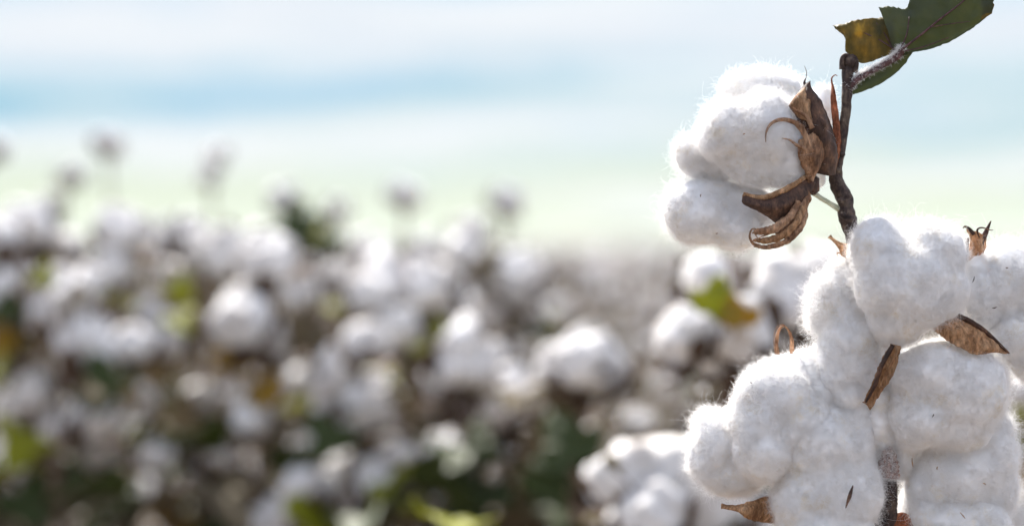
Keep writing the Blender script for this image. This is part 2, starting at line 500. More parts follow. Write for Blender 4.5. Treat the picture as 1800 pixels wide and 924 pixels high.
RNG = np.random.default_rng(7)
LOCK_N = [0]
def lock(boll, blobs, density=500, lift=.62, length=(.0025, .007), long_share=.05, label=None):
    LOCK_N[0] += 1; seed = LOCK_N[0]
    sp = [(F(x, y, z), (rx * PX, rz * PX, ry * PX)) for x, y, z, rx, ry, rz in blobs]
    me = remesh(sp, .00105, 26)
    displace(me, [(30, .0036, 0), (62, .0019, 0), (130, .0011, 0), (320, .00034, 0), (900, .00022, 0)], seed)
    v, n = arrays(me)
    area = sum(p.area for p in me.polygons) * 1e4
    cnt = int(area * density)
    # fibres leave in tufts: uneven weights
    w = np.array([max(.2, .75 + .8 * noise.noise(Vector(p) * 480 + Vector((seed, 0, 0)))) for p in v]); w /= w.sum()
    pt = np.clip(np.array([.45 + 1.1 * noise.noise(Vector(p) * 105 + Vector((0, seed, 4))) for p in v]), 0, 1)
    cb = np.array([noise.noise_vector(Vector(p) * 95 + Vector((seed, 9, 0))) for p in v])     # strands lie combed together in locks
    fv, fq = fibres(v, n, cnt, RNG, length, lift=lift, long_share=long_share, weights=w, patch=pt, comb=cb)
    wv, wq = fibres(v, n, int(area * .8), RNG, (.006, .015), rad=3.6e-5, K_=12, lift=1.0, curl=.75, long_share=0)
    m2 = merge_fibres(me, 'lint_lock', [(fv, fq, 1), (wv, wq, 1)], [M_LINT, M_FIB]); bpy.data.meshes.remove(me)
    org = world_of(boll)
    m2.transform(Matrix.Translation(-org))
    o = link('lint_lock', m2, (), boll)
    if label: o['label'] = label
    return o

# ---------------------------------------------------------------- the sharp plant
base = F(1560, 900, 10); base.z = 0
plant = empty('cotton_plant', base)
tag(plant, 'sharply focused cotton plant with big fluffy white bolls and a torn green top leaf', 'cotton plant')

def pts(lst): return [F(*p) for p in lst]

st = MB()
sp_ = [(1493, 104, 12, 10), (1490, 130, 8, 10.5), (1488, 180, 5, 9), (1480, 250, 4, 8.5), (1471, 290, 4, 11), (1470, 318, 4, 12.5), (1483, 346, 2, 15),
       (1487, 362, 0, 13), (1488, 378, 0, 16.5), (1494, 398, 4, 14), (1500, 420, 12, 13), (1515, 500, 45, 14), (1540, 620, 60, 14), (1556, 750, 50, 15), (1561, 850, -12, 15.5), (1560, 930, -12, 17), (1558, 1050, -5, 18)]
pl = [F(x, y, z) for x, y, z, r in sp_] + [F(1552, 1800, 0), Vector((base.x, base.y, .0))]
rl = [r * PX for *_, r in sp_] + [.0055, .0065]
st.tube(pl, rl, n=16, sub=9, bump=.16, seed=2, mi=0)
for (x, y, z, r, s) in ((1478, 352, -12, 7, 1), (1494, 384, -14, 9, 2), (1482, 378, -12, 8, 3), (1472, 300, -4, 8, 4), (1490, 345, -8, 8, 5), (1480, 272, -6, 6, 6), (1498, 405, -8, 8, 8)):
    st.blob(F(x, y, z), r * PX, sub=2, amp=.35, seed=s, scale=(1, .7, .75))
# the knobbed end of the stem
st.blob(F(1494, 108, 8), 15 * PX, sub=3, amp=.35, seed=9, scale=(.85, .8, .9))
st.tube(pts([(1480, 122, 4), (1480, 106, 2), (1484, 98, 2), (1492, 97, 4)]), [5 * PX, 4.5 * PX, 4 * PX, 3 * PX], n=8, mi=0)
st.tube(pts([(1502, 128, 6), (1505, 112, 4), (1502, 101, 4), (1496, 100, 6)]), [5.5 * PX, 5 * PX, 4 * PX, 3 * PX], n=8, mi=0)
st.tube(pts([(1424, 334, -8), (1440, 346, -6), (1458, 357, -3), (1479, 370, 0)]), [5.5 * PX, 4.5 * PX, 4.5 * PX, 6 * PX], n=10, mi=1, bump=.1)
stem = st.build('stem', [M_BARK, M_PEDICEL], plant)

pe = MB()
pet = [(1490, 158, 6), (1506, 140, 4), (1530, 126, 2), (1556, 112, 0), (1578, 98, -4), (1586, 84, -6)]
pe.tube(pts(pet), [7 * PX, 6 * PX, 5.5 * PX, 5.5 * PX, 7 * PX, 6 * PX], n=12, bump=.05)
pm = pe.mesh('tmp', True)
v, n = arrays(pm)
sel = n[:, 2] + .3 * n[:, 1] > .15
fv, fq = fibres(v[sel], n[sel], 3800, RNG, (.0009, .0030), rad=6e-5, lift=.9, curl=.8)
sel2 = n[:, 2] < -.3
fv2, fq2 = fibres(v[sel2], n[sel2], 260, RNG, (.001, .0026), rad=4.5e-5, lift=.9, curl=.8)
pm2 = merge_fibres(pm, 'petiole', [(fv, fq, 1), (fv2, fq2, 1)], [M_PURPLE, M_FIB])
pm2.transform(Matrix.Translation(-base)); link('petiole', pm2, (), plant)

lf = MB()
lf.sheet(pts([(1545, 13, 8), (1566, 12, 6), (1592, 14, 2), (1606, -8, -2), (1660, -50, -10), (1716, -46, -14), (1745, -20, -10)]),
         pts([(1570, 88, -4), (1586, 97, -4), (1604, 92, -6), (1636, 86, -12), (1672, 72, -16), (1712, 48, -16), (1743, 22, -12)]), bulge=7 * PX, thick=.0004, nu=60, nv=14, mi=0, wr=.0009, seed=3, rag=.0006)
lf.sheet(pts([(1464, 45, 22), (1484, 42, 18), (1500, 36, 16), (1530, 32, 12), (1566, 29, 6)]),
         pts([(1468, 50, 20), (1485, 66, 14), (1488, 92, 10), (1520, 111, 8), (1574, 92, 2)]), bulge=6 * PX, thick=.0004, nu=44, nv=14, mi=1, wr=.0010, seed=6, rag=.0005)
lf.sheet(pts([(1592, 92, -3), (1570, 106, 4), (1545, 122, 8), (1518, 138, 12), (1496, 154, 14)]),
         pts([(1604, 92, -4), (1588, 116, 2), (1560, 140, 6), (1530, 156, 10), (1496, 168, 14)]), bulge=2 * PX, thick=.0004, nu=40, nv=8, mi=0, wr=.0006, seed=8, rag=.0004)
lf.sheet(pts([(1716, -46, -17), (1722, -10, -18), (1726, 20, -18), (1724, 36, -18)]), pts([(1746, -22, -12), (1747, -6, -12), (1746, 10, -13), (1744, 24, -13)]), bulge=2 * PX, thick=.0004, nu=20, nv=8, mi=1, wr=.0004, seed=19, rag=.0008)
leaf = lf.build('leaf', [M_LEAF_G, M_LEAF_Y], plant)
ve = MB()
for a, r in (([(1584, 88, -14), (1618, 62, -19), (1655, 32, -24), (1690, 5, -26), (1715, -20, -22)], 2.2), ([(1584, 84, -12), (1594, 60, -12), (1598, 30, -8)], 1.4), ([(1590, 90, -14), (1625, 82, -18), (1668, 66, -22)], 1.2), ([(1636, 48, -23), (1672, 42, -25), (1705, 38, -24)], .9),
             ([(1574, 88, -5), (1545, 70, 2), (1505, 52, 10)], 1.2), ([(1570, 86, -4), (1552, 55, 2), (1540, 40, 6)], 1.0)):
    ve.tube(pts(a), [r * PX, r * PX * .9, r * PX * .5] if len(a) == 3 else [r * PX * q for q in (1, .9, .8, .6, .4)][:len(a)], n=6)
ve.build('vein', [M_PURPLE], leaf, local=False).location = -base

# ---- upper boll
b1 = empty('cotton_boll', F(1440, 300, 0) - base, plant)
lock(b1, [(1334, 156, 56, 60, 34, 50), (1294, 160, 52, 26, 24, 34), (1378, 164, 60, 38, 34, 40)])
lock(b1, [(1282, 232, -25, 58, 58, 58), (1340, 238, -35, 74, 74, 66), (1378, 280, -30, 46, 54, 52), (1262, 210, -15, 36, 36, 42), (1396, 222, -10, 36, 52, 46), (1322, 288, -24, 54, 46, 52)])
lock(b1, [(1230, 280, 26, 44, 40, 42), (1262, 300, 26, 34, 26, 36), (1214, 268, 26, 28, 26, 30)])
lock(b1, [(1235, 375, 17, 60, 56, 56), (1288, 394, 12, 57, 44, 52), (1318, 366, 17, 54, 46, 48), (1206, 372, 17, 36, 42, 40), (1280, 346, 22, 62, 34, 46)], lift=.75)
lock(b1, [(1445, 190, 62, 28, 42, 34), (1420, 210, 58, 32, 40, 32)], density=120)
lock(b1, [(1438, 312, 10, 14, 22, 18), (1432, 298, 6, 14, 16, 18)], density=120, length=(.0015, .004))

v1 = MB()
v1.sheet(pts([(1414, 148, -50), (1396, 176, -62), (1402, 210, -70), (1420, 258, -62), (1432, 304, -38)]),
         pts([(1419, 149, -48), (1444, 178, -52), (1462, 222, -44), (1474, 268, -28), (1468, 304, -14)]), bulge=16 * PX, thick=.0009, nu=40, nv=14, wr=.0012, seed=11, rag=.0004)
v1.tube(pts([(1418, 152, -52), (1414, 146, -50), (1416, 138, -48)]), [3.5 * PX, 2.6 * PX, .6 * PX], n=7)
v1.tube(pts([(1416, 140, -48), (1418, 128, -46), (1414, 116, -46)]), [.8 * PX, .6 * PX, .3 * PX], n=5)
v1.build('bur_valve', [M_BUR_D], b1)
v2 = MB()
v2.sheet(pts([(1413, 154, -58), (1391, 178, -66), (1388, 190, -70), (1404, 208, -74)]),
         pts([(1420, 156, -62), (1424, 176, -76), (1424, 196, -82), (1428, 214, -84)]), bulge=5 * PX, thick=.0005, nu=24, nv=8, wr=.0006, seed=12)
v2.build('bur_valve', [M_BUR_T], b1)
v3 = MB()
v3.sheet(pts([(1462, 148, 8), (1460, 180, 2), (1464, 230, -6), (1460, 280, -10), (1452, 302, -20)]),
         pts([(1466, 150, 8), (1473, 190, 0), (1478, 240, -6), (1476, 275, -10), (1464, 306, -18)]), bulge=5 * PX, thick=.0005, nu=36, nv=8, wr=.0008, seed=13, rag=.0005)
v3.tube(pts([(1463, 150, 8), (1462, 138, 8), (1468, 132, 6), (1472, 134, 6)]), [2 * PX, 1.4 * PX, 1 * PX, .5 * PX], n=5)
v3.build('bract', [M_RED], b1)
v4 = MB()
v4.sheet(pts([(1404, 246, -84), (1402, 268, -86), (1410, 290, -80), (1420, 316, -66)]),
         pts([(1430, 232, -84), (1446, 254, -74), (1448, 282, -62), (1428, 318, -60)]), bulge=10 * PX, thick=.0005, nu=36, nv=12, wr=.0012, seed=14, rag=.0005)
v4.sheet(pts([(1396, 210, -92), (1412, 222, -94), (1424, 244, -92), (1432, 270, -86)]), pts([(1396, 220, -92), (1408, 234, -94), (1414, 250, -92), (1416, 272, -88)]), bulge=3 * PX, thick=.0005, nu=24, nv=6, wr=.0004, seed=15)
def tendril(mb, p, r0, n=7, mi=0, flat=.6):
    k = len(p); mb.tube(pts(p), [r0 * PX * (1 - .85 * i / (k - 1)) for i in range(k)], n=n, mi=mi, flat=flat, sub=7)
tendril(v4, [(1412, 226, -94), (1396, 215, -94), (1374, 210, -98), (1356, 217, -100), (1347, 232, -100), (1346, 250, -98)], 5.5)
tendril(v4, [(1416, 262, -90), (1402, 256, -92), (1388, 246, -94), (1374, 243, -96)], 4.5)
tendril(v4, [(1428, 226, -90), (1418, 206, -90), (1402, 196, -90), (1386, 186, -88)], 5)
tendril(v4, [(1424, 312, -64), (1420, 326, -60), (1424, 336, -50)], 4)
v4.build('bract', [M_BRACT], b1)
v5 = MB()
v5.sheet(pts([(1307, 342, -66), (1348, 346, -84), (1390, 330, -80), (1424, 306, -52)]),
         pts([(1310, 360, -62), (1350, 382, -76), (1374, 392, -72), (1420, 342, -48)]), bulge=14 * PX, thick=.0009, nu=40, nv=14, wr=.0010, seed=16, rag=.0004)
v5.tube(pts([(1307, 340, -66), (1330, 347, -78), (1352, 345, -86), (1390, 328, -82), (1424, 304, -54)]), [2.5 * PX, 5 * PX, 5 * PX, 5 * PX, 3 * PX], n=8, mi=1, flat=.7, bump=.15)
v5.tube(pts([(1308, 342, -66), (1309, 354, -66), (1326, 362, -70)]), [3 * PX, 3.2 * PX, 2 * PX], n=7, mi=1)
v5.build('bur_valve', [M_BUR_D, M_BUR_T], b1)
v6 = MB()
v6.sheet(pts([(1404, 334, -62), (1392, 362, -80), (1366, 390, -88), (1344, 402, -86)]),
         pts([(1424, 340, -54), (1420, 372, -64), (1404, 404, -70), (1384, 420, -74)]), bulge=8 * PX, thick=.0005, nu=40, nv=12, wr=.0014, seed=17, rag=.0008)
for q, (A_, B_) in enumerate((([(1400, 352, -86), (1384, 376, -96), (1356, 396, -102), (1330, 402, -100), (1322, 408, -98)], [(1408, 356, -84), (1394, 384, -96), (1366, 408, -102), (1336, 413, -100), (1322, 410, -98)]),
                             ([(1408, 360, -80), (1396, 386, -92), (1372, 408, -98), (1342, 418, -98), (1324, 420, -94)], [(1416, 366, -76), (1404, 396, -90), (1378, 420, -96), (1346, 429, -96), (1323, 423, -94)]),
                             ([(1414, 372, -74), (1404, 398, -86), (1378, 420, -92), (1350, 430, -92), (1326, 430, -90)], [(1421, 376, -68), (1412, 402, -82), (1386, 428, -88), (1352, 438, -88), (1325, 434, -90)]))):
    v6.sheet(pts(A_), pts(B_), bulge=3.5 * PX, thick=.0004, nu=40, nv=7, wr=.0007, seed=40 + q, rag=.0005, mi=q % 2)
tendril(v6, [(1336, 432, -84), (1324, 428, -88), (1318, 416, -92), (1321, 404, -94), (1328, 402, -94), (1330, 410, -92)], 3.2)
tendril(v6, [(1362, 396, -94), (1346, 404, -100), (1334, 404, -100), (1328, 412, -96), (1336, 422, -92)], 3)
tendril(v6, [(1372, 392, -92), (1352, 410, -98), (1338, 416, -100), (1326, 424, -96)], 2.6)
tendril(v6, [(1418, 338, -56), (1424, 350, -50), (1421, 358, -48)], 5)
v6.build('bract', [M_BRACT, M_BUR_T], b1)
v7 = MB(); v7.blob(F(1424, 324, -34), 22 * PX, sub=3, amp=.3, seed=4, scale=(.8, .8, .9)); v7.build('receptacle', [M_BUR_D], b1)

# ---- middle boll
b2 = empty('cotton_boll', F(1600, 560, 20) - base, plant)
lock(b2, [(1548, 446, -58, 52, 62, 54), (1640, 446, -58, 58, 60, 56), (1592, 500, -72, 84, 82, 68), (1574, 552, -66, 50, 52, 52), (1640, 500, -62, 58, 62, 54)], lift=.5)
lock(b2, [(1468, 530, -9, 48, 58, 48), (1498, 600, -19, 56, 80, 58), (1470, 640, -14, 45, 68, 48), (1488, 690, -16, 42, 30, 40), (1524, 650, -14, 34, 50, 44), (1490, 490, -4, 40, 38, 42), (1444, 545, -4, 32, 48, 34)], lift=.85, length=(.0025, .008), long_share=.09)
lock(b2, [(1772, 502, 10, 68, 64, 62), (1714, 522, 0, 50, 58, 52), (1788, 580, 10, 48, 60, 52), (1706, 474, 5, 34, 36, 42), (1812, 632, 15, 36, 36, 40)], lift=.75, length=(.0025, .009), long_share=.10)
lock(b2, [(1648, 660, -38, 80, 68, 60), (1690, 690, -38, 82, 80, 62), (1626, 726, -34, 66, 68, 56), (1684, 740, -30, 72, 58, 56), (1744, 690, -18, 32, 50, 40)], lift=.6)
x = MB()
x.sheet(pts([(1636, 538, -66), (1682, 556, -76), (1730, 582, -78), (1774, 621, -70)]), pts([(1626, 568, -72), (1664, 596, -92), (1712, 622, -92), (1748, 618, -76)]), bulge=8 * PX, thick=.0005, nu=60, nv=14, wr=.0012, seed=21, rag=.0006)
x.tube(pts([(1634, 538, -68), (1682, 554, -78), (1708, 566, -82), (1734, 584, -82), (1774, 621, -72)]), [5 * PX, 5 * PX, 4.5 * PX, 4.5 * PX, 1.5 * PX], n=8, mi=1, bump=.25, flat=.8)
x.build('bur_valve', [M_BUR_T, M_BUR_D], b2)
x = MB()
x.sheet(pts([(1566, 604, -100), (1546, 640, -98), (1530, 682, -90), (1516, 710, -68)]), pts([(1584, 608, -96), (1572, 655, -98), (1550, 688, -90), (1530, 720, -66)]), bulge=-6 * PX, thick=.0005, nu=60, nv=12, wr=.0014, seed=22, rag=.0005)
x.tube(pts([(1570, 606, -106), (1550, 642, -106), (1538, 676, -100), (1522, 706, -84)]), [4 * PX, 4 * PX, 3.5 * PX, 2 * PX], n=8, mi=1, bump=.25)
x.tube(pts([(1582, 610, -106), (1562, 648, -108), (1546, 680, -100)]), [3 * PX, 2.5 * PX, 1 * PX], n=8, mi=0, bump=.25)
x.build('bur_valve', [M_BUR_T, M_BUR_D], b2)
x = MB()
x.sheet(pts([(1458, 414, -20), (1474, 424, -26), (1486, 428, -26), (1500, 432, -22)]), pts([(1460, 417, -20), (1474, 438, -26), (1480, 450, -24), (1500, 460, -20)]), bulge=6 * PX, thick=.0007, nu=24, nv=8, wr=.0008, seed=23)
tendril(x, [(1478, 446, -26), (1472, 444, -28), (1472, 450, -28), (1476, 452, -28)], 1.4)
x.build('bur_valve', [M_BUR_T, ], b2)
x = MB()
x.sheet(pts([(1699, 402, -22), (1706, 425, -28), (1700, 446, -32), (1694, 462, -34)]), pts([(1734, 418, -10), (1735, 432, -12), (1726, 446, -18), (1704, 452, -28)]), bulge=6 * PX, thick=.0006, nu=24, nv=8, wr=.0010, seed=24, rag=.0006)
x.tube(pts([(1722, 430, -18), (1731, 412, -14), (1742, 388, -12)]), [7 * PX, 5 * PX, .8 * PX], n=8, bump=.2, mi=1, flat=.5)
tendril(x, [(1712, 412, -26), (1704, 402, -28), (1696, 398, -28), (1692, 402, -26)], 4, mi=1)
tendril(x, [(1720, 418, -22), (1718, 404, -22), (1726, 400, -22), (1740, 404, -18), (1746, 404, -16)], 2.5, mi=1)
tendril(x, [(1700, 418, -34), (1700, 440, -36), (1695, 460, -38)], 4, mi=1)
x.build('bur_valve', [M_BUR_T, M_BUR_D], b2)

# ---- lower left boll
b3 = empty('cotton_boll', F(1420, 840, 30) - base, plant)
lock(b3, [(1262, 790, 22, 54, 66, 54), (1290, 830, 22, 62, 48, 56), (1250, 758, 27, 36, 40, 40), (1318, 770, 22, 40, 50, 46)], lift=.9, length=(.0025, .007), long_share=.08)
lock(b3, [(1362, 700, -30, 68, 60, 58), (1334, 740, -32, 52, 64, 52), (1345, 790, -30, 58, 56, 52), (1400, 745, -30, 58, 60, 52)], lift=.5)
lock(b3, [(1402, 658, 14, 74, 34, 48), (1352, 668, 12, 36, 28, 38), (1440, 690, 0, 50, 34, 44)], lift=.8)
lock(b3, [(1450, 790, -18, 92, 78, 70), (1470, 860, -22, 84, 78, 70), (1410, 872, -22, 56, 72, 60), (1506, 742, -5, 42, 50, 50), (1450, 930, -20, 90, 50, 66)], lift=.55)
lock(b3, [(1545, 700, -14, 30, 28, 34), (1536, 740, -10, 34, 40, 38), (1548, 770, 0, 30, 30, 34)], lift=.9, density=260)
x = MB()
for a in ([(1366, 622, 10), (1365, 598, 8), (1370, 578, 8), (1380, 572, 8)], [(1391, 622, 10), (1392, 600, 8), (1387, 582, 8), (1377, 571, 8), (1370, 572, 8)]):
    x.tube(pts(a), [4 * PX, 3.6 * PX, 2.2 * PX, 1.2 * PX, .7 * PX][:len(a)], n=8, bump=.25, flat=.6)
x.tube(pts([(1362, 620, 8), (1360, 600, 8), (1362, 582, 8), (1368, 572, 8)]), [.5 * PX] * 4, n=5)
x.build('bur_valve', [M_BRACT], b3)
x = MB()
x.sheet(pts([(1268, 887, -20), (1296, 887, -34), (1322, 880, -42), (1385, 862, 40)]), pts([(1272, 889, -20), (1300, 901, -34), (1322, 914, -38), (1390, 922, 40)]), bulge=8 * PX, thick=.0008, nu=30, nv=10, wr=.0008, seed=31, rag=.0006)
x.build('bur_valve', [M_BUR_T], b3)
x = MB()
x.sheet(pts([(1499, 852, -98), (1492, 866, -101), (1488, 880, -102), (1486, 892, -102)]), pts([(1500, 854, -98), (1497, 872, -101), (1491, 884, -102), (1487, 893, -102)]), bulge=2 * PX, thick=.0004, nu=16, nv=5, wr=.0003, seed=32)
x.build('dry_bract_fragment', [M_BUR_D], b3)
x = MB()
x.sheet(pts([(1520, 905, -40), (1535, 915, -44), (1550, 930, -40)]), pts([(1518, 925, -40), (1532, 935, -44), (1548, 945, -40)]), bulge=4 * PX, thick=.0008, nu=16, nv=6, wr=.001, seed=33)
x.build('bur_valve', [M_BUR_D], b3)

# ---- lower right boll
b4 = empty('cotton_boll', F(1650, 860, 30) - base, plant)
lock(b4, [(1690, 838, 0, 78, 74, 64), (1742, 800, 9, 46, 68, 50), (1640, 860, 2, 44, 58, 50), (1748, 862, 6, 44, 58, 46), (1742, 760, 18, 34, 50, 44)], lift=.9, length=(.0025, .0085), long_share=.08)
lock(b4, [(1690, 930, -10, 90, 60, 60), (1620, 900, -4, 40, 50, 44)], lift=.7)
lock(b4, [(1596, 762, -2, 40, 44, 42), (1586, 800, 6, 24, 50, 36)], lift=.8)
x = MB()
x.sheet(pts([(1558, 778, -16), (1546, 806, -30), (1542, 838, -32)]), pts([(1566, 778, -16), (1578, 808, -30), (1582, 842, -32)]), bulge=8 * PX, thick=.0008, nu=20, nv=8, wr=.001, seed=34, rag=.001)
xm = x.mesh('tmp'); v, n = arrays(xm)
fv, fq = fibres(v, n, 2600, RNG, (.003, .008), lift=.6)
xm = merge_fibres(xm, 'receptacle', [(fv, fq, 1)], [M_RED, M_FIB]); xm.transform(Matrix.Translation(-world_of(b4))); link('receptacle', xm, (), b4)
x = MB()
x.sheet(pts([(1568, 905, -20), (1590, 900, -22), (1612, 918, -22)]), pts([(1562, 940, -20), (1585, 945, -22), (1615, 945, -22)]), bulge=5 * PX, thick=.0008, nu=16, nv=6, wr=.001, seed=35)
x.build('bur_valve', [M_RED], b4)
# specks of dry leaf caught in the lint
rs = random.Random(5)
def specks(boll, spots, mat):
    s = MB()
    for px, py, dz, r in spots:
        a = rs.uniform(0, 3.1)
        dx, dy = math.cos(a) * r, math.sin(a) * r
        s.tube(pts([(px - dx, py - dy, dz), (px + rs.uniform(-1, 1), py + rs.uniform(-1, 1), dz - 3), (px + dx, py + dy, dz - 1)]), [.4 * PX, 1.1 * PX, .4 * PX], n=5)
    o = s.build('leaf_specks', [mat], boll); o['kind'] = 'stuff'
specks(b2, [(1711, 491, -60, 6), (1690, 497, -56, 3), (1748, 540, -58, 4), (1762, 505, -60, 2), (1770, 470, -56, 2), (1552, 742, -60, 4), (1640, 730, -92, 3), (1690, 620, -92, 2)][::2], M_BUR_D)
specks(b4, [(1604, 812, -46, 8), (1648, 822, -70, 3), (1692, 905, -82, 7), (1730, 850, -70, 3)], M_BUR_T)
specks(b1, [(1232, 344, -52, 2), (1308, 236, -92, 2), (1362, 160, -10, 7), (1260, 410, -56, 2)], M_BUR_T)
specks(b3, [(1320, 672, -60, 2), (1366, 656, -70, 2), (1360, 780, -80, 2), (1270, 860, -56, 2)][::2], M_BUR_D)

# ---------------------------------------------------------------- field bolls, burs and leaves (shared shapes)
def proto_boll(seed, low=False):
    r = random.Random(seed); sp = []
    nl = 4 + seed % 2
    for k in range(nl):
        a = 2 * math.pi * (k + r.uniform(-.15, .15)) / nl
        for q in range(3):
            h = .25 + .3 * q; out = (.52 + .2 * math.sin(q * 1.4)) * r.uniform(.85, 1.1)
            rr = r.uniform(.34, .46) * (1 - .10 * q)
            sp.append(((math.cos(a) * out, math.sin(a) * out, h + r.uniform(-.1, .1)), (rr, rr, rr * r.uniform(.9, 1.15))))
    sp.append(((0, 0, .45), (.5, .5, .42)))
    if seed % 2 == 0 and not low:                # a fully fluffed boll, its locks run together
        sp = [((x * .62, y * .62, z * .8 + .1), (a * 1.28, b * 1.28, c * 1.15)) for (x, y, z), (a, b, c) in sp]
    me = remesh(sp, .10 if not low else .22, 16 if not low else 1, 2)
    displace(me, [(2.0, .12, 0), (5, .03, 0)] if not low else [(2.2, .12, 0)], seed)
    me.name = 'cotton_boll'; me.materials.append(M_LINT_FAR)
    me.polygons.foreach_set('use_smooth', [True] * len(me.polygons))
    return me
BOLLS = [proto_boll(s) for s in range(6)]
def proto_bur(seed):
    r = random.Random(seed + 50); mb = MB()
    n = 4 + seed % 2
    for k in range(n):
        a = 2 * math.pi * k / n + r.uniform(-.1, .1)
        ca, sa = math.cos(a), math.sin(a); tx, ty = -sa, ca
        A, B = [], []
        for (o, h, w) in ((.12, -.12, .12), (.5, -.02, .34), (.85, .25, .28), (1.08 + r.uniform(-.1, .1), .52 + r.uniform(-.1, .2), .02)):
            A.append((ca * o + tx * w, sa * o + ty * w, h)); B.append((ca * o - tx * w, sa * o - ty * w, h))
        mb.sheet(A, B, bulge=-.1, thick=.04, nu=9, nv=4, toward=Vector((0, 0, 1)))
    for k in range(3):
        a = 2 * math.pi * k / 3 + .4
        ca, sa = math.cos(a), math.sin(a); tx, ty = -sa, ca
        A, B = [], []
        for (o, h, w) in ((.1, -.2, .1), (.6, -.28, .4), (1.0, -.1, .3), (1.2, .15, .03)):
            A.append((ca * o + tx * w, sa * o + ty * w, h)); B.append((ca * o - tx * w, sa * o - ty * w, h))
        mb.sheet(A, B, bulge=-.08, thick=.03, nu=9, nv=4, toward=Vector((0, 0, 1)), wr=.0)
    me = mb.mesh('bur'); me.materials.append(M_BUR_FIELD); return me
BURS = [proto_bur(s) for s in range(3)]
def leaf_mesh(seed, curl):
    """three-lobed cotton leaf, one unit long from its stalk along +Y"""
    r = random.Random(seed + 80)
    out = [(0, 0), (.22, -.10), (.48, .02), (.62, .30), (.40, .36), (.28, .46), (.26, .70), (0, 1.05)]
    mb = MB(); nr = 6
    ring = [Vector((x, y, 0)) for x, y in out] + [Vector((-x, y, 0)) for x, y in reversed(out[1:-1])]
    ring = spline(ring + [ring[0]], 3)[:-1]
    c = Vector((0, .32, 0)); vs, fs = [c], []
    m = len(ring)
    for k in range(1, nr + 1):
        for q in ring: vs.append(c.lerp(q, k / nr))
    for i in range(m): fs.append((0, 1 + i, 1 + (i + 1) % m))
    for k in range(nr - 1):
        for i in range(m):
            a = 1 + k * m
            fs.append((a + i, a + m + i, a + m + (i + 1) % m, a + (i + 1) % m))
    out_v = []
    for v in vs:
        z = -curl * (v.y ** 2) * .5 + curl * .6 * abs(v.x) ** 1.5 + .09 * noise.noise(Vector((v.x * 4, v.y * 4, seed))) * (1 + curl)
        out_v.append(Vector((v.x * (1 - .35 * curl * abs(v.x)), v.y, z)))
    n0 = len(out_v)
    mb.add(out_v + [v - Vector((0, 0, .012)) for v in out_v], fs + [tuple(n0 + i for i in reversed(f)) for f in fs] +
           [(1 + (nr - 1) * m + i, n0 + 1 + (nr - 1) * m + i, n0 + 1 + (nr - 1) * m + (i + 1) % m, 1 + (nr - 1) * m + (i + 1) % m) for i in range(m)])
    return mb.mesh('leaf')
def leaf_set(mat, curls, s):
    out = []
    for i, c in enumerate(curls):
        me = leaf_mesh(s + i, c); me.materials.append(mat); out.append(me)
    return out
LEAVES = {'green': leaf_set(M_LEAF_FIELD, (.2, .5, .9), 1), 'dry': leaf_set(M_LEAF_DRY, (.8, 1.3, 1.7), 5),
          'lime': leaf_set(M_LEAF_LIME, (.2, .5), 9), 'gold': leaf_set(M_LEAF_GOLD, (.4, .8), 12)}

def stem_mesh(rng, base, top, ends):
    mb = MB(); h = top.z
    p0 = Vector((base.x, base.y, 0)); pp = []
    for k in range(6):
        t = k / 5
        pp.append(p0.lerp(top, t) + Vector((rng.uniform(-.012, .012), rng.uniform(-.012, .012), 0)) * (1 if 0 < k < 5 else 0))
    mb.tube(pp, [.0075, .007, .006, .0045, .003, .0018], n=6, sub=3)
    sp = spline(pp, 6)
    for e, r in ends:
        tz = max(.12, e.z - .02 - .35 * math.hypot(e.x - top.x, e.y - top.y))
        s = min(sp, key=lambda q: abs(q.z - min(tz, h - .01)))
        mid = s.lerp(e, .5) + Vector((0, 0, .012))
        mb.tube([s, mid, e], [r * 1.2, r, r * .9], n=5, sub=4)
    me = mb.mesh('stem'); me.materials.append(M_STEM_FIELD)
    return me
def add_boll(parent, org, pos, size, rng, k, axis=None):
    me = BOLLS[k % len(BOLLS)]
    o = bpy.data.objects.new('cotton_boll', me); COL.objects.link(o); o.parent = parent
    if axis is None:
        axis = Vector((rng.uniform(-1, 1), rng.uniform(-1, .6), rng.uniform(.0, 1.3)))
    q = axis.normalized().to_track_quat('Z', 'Y') @ Euler((0, 0, rng.uniform(0, 6))).to_quaternion()
    o.rotation_euler = q.to_euler(); o.scale = (size,) * 3
    o.location = pos - org - axis.normalized() * size * .45
    b = bpy.data.objects.new('bur', BURS[k % len(BURS)]); COL.objects.link(b); b.parent = o
    return o
def add_leaf(parent, org, pos, size, rng, kind, facing=None):
    me = LEAVES[kind][0] if facing else rng.choice(LEAVES[kind])
    o = bpy.data.objects.new('leaf', me); COL.objects.link(o); o.parent = parent
    o.rotation_euler = facing if facing else (rng.uniform(-.9, .6), rng.uniform(-.6, .6), rng.uniform(0, 6.28))
    o.scale = (size,) * 3; o.location = pos - org
    return o

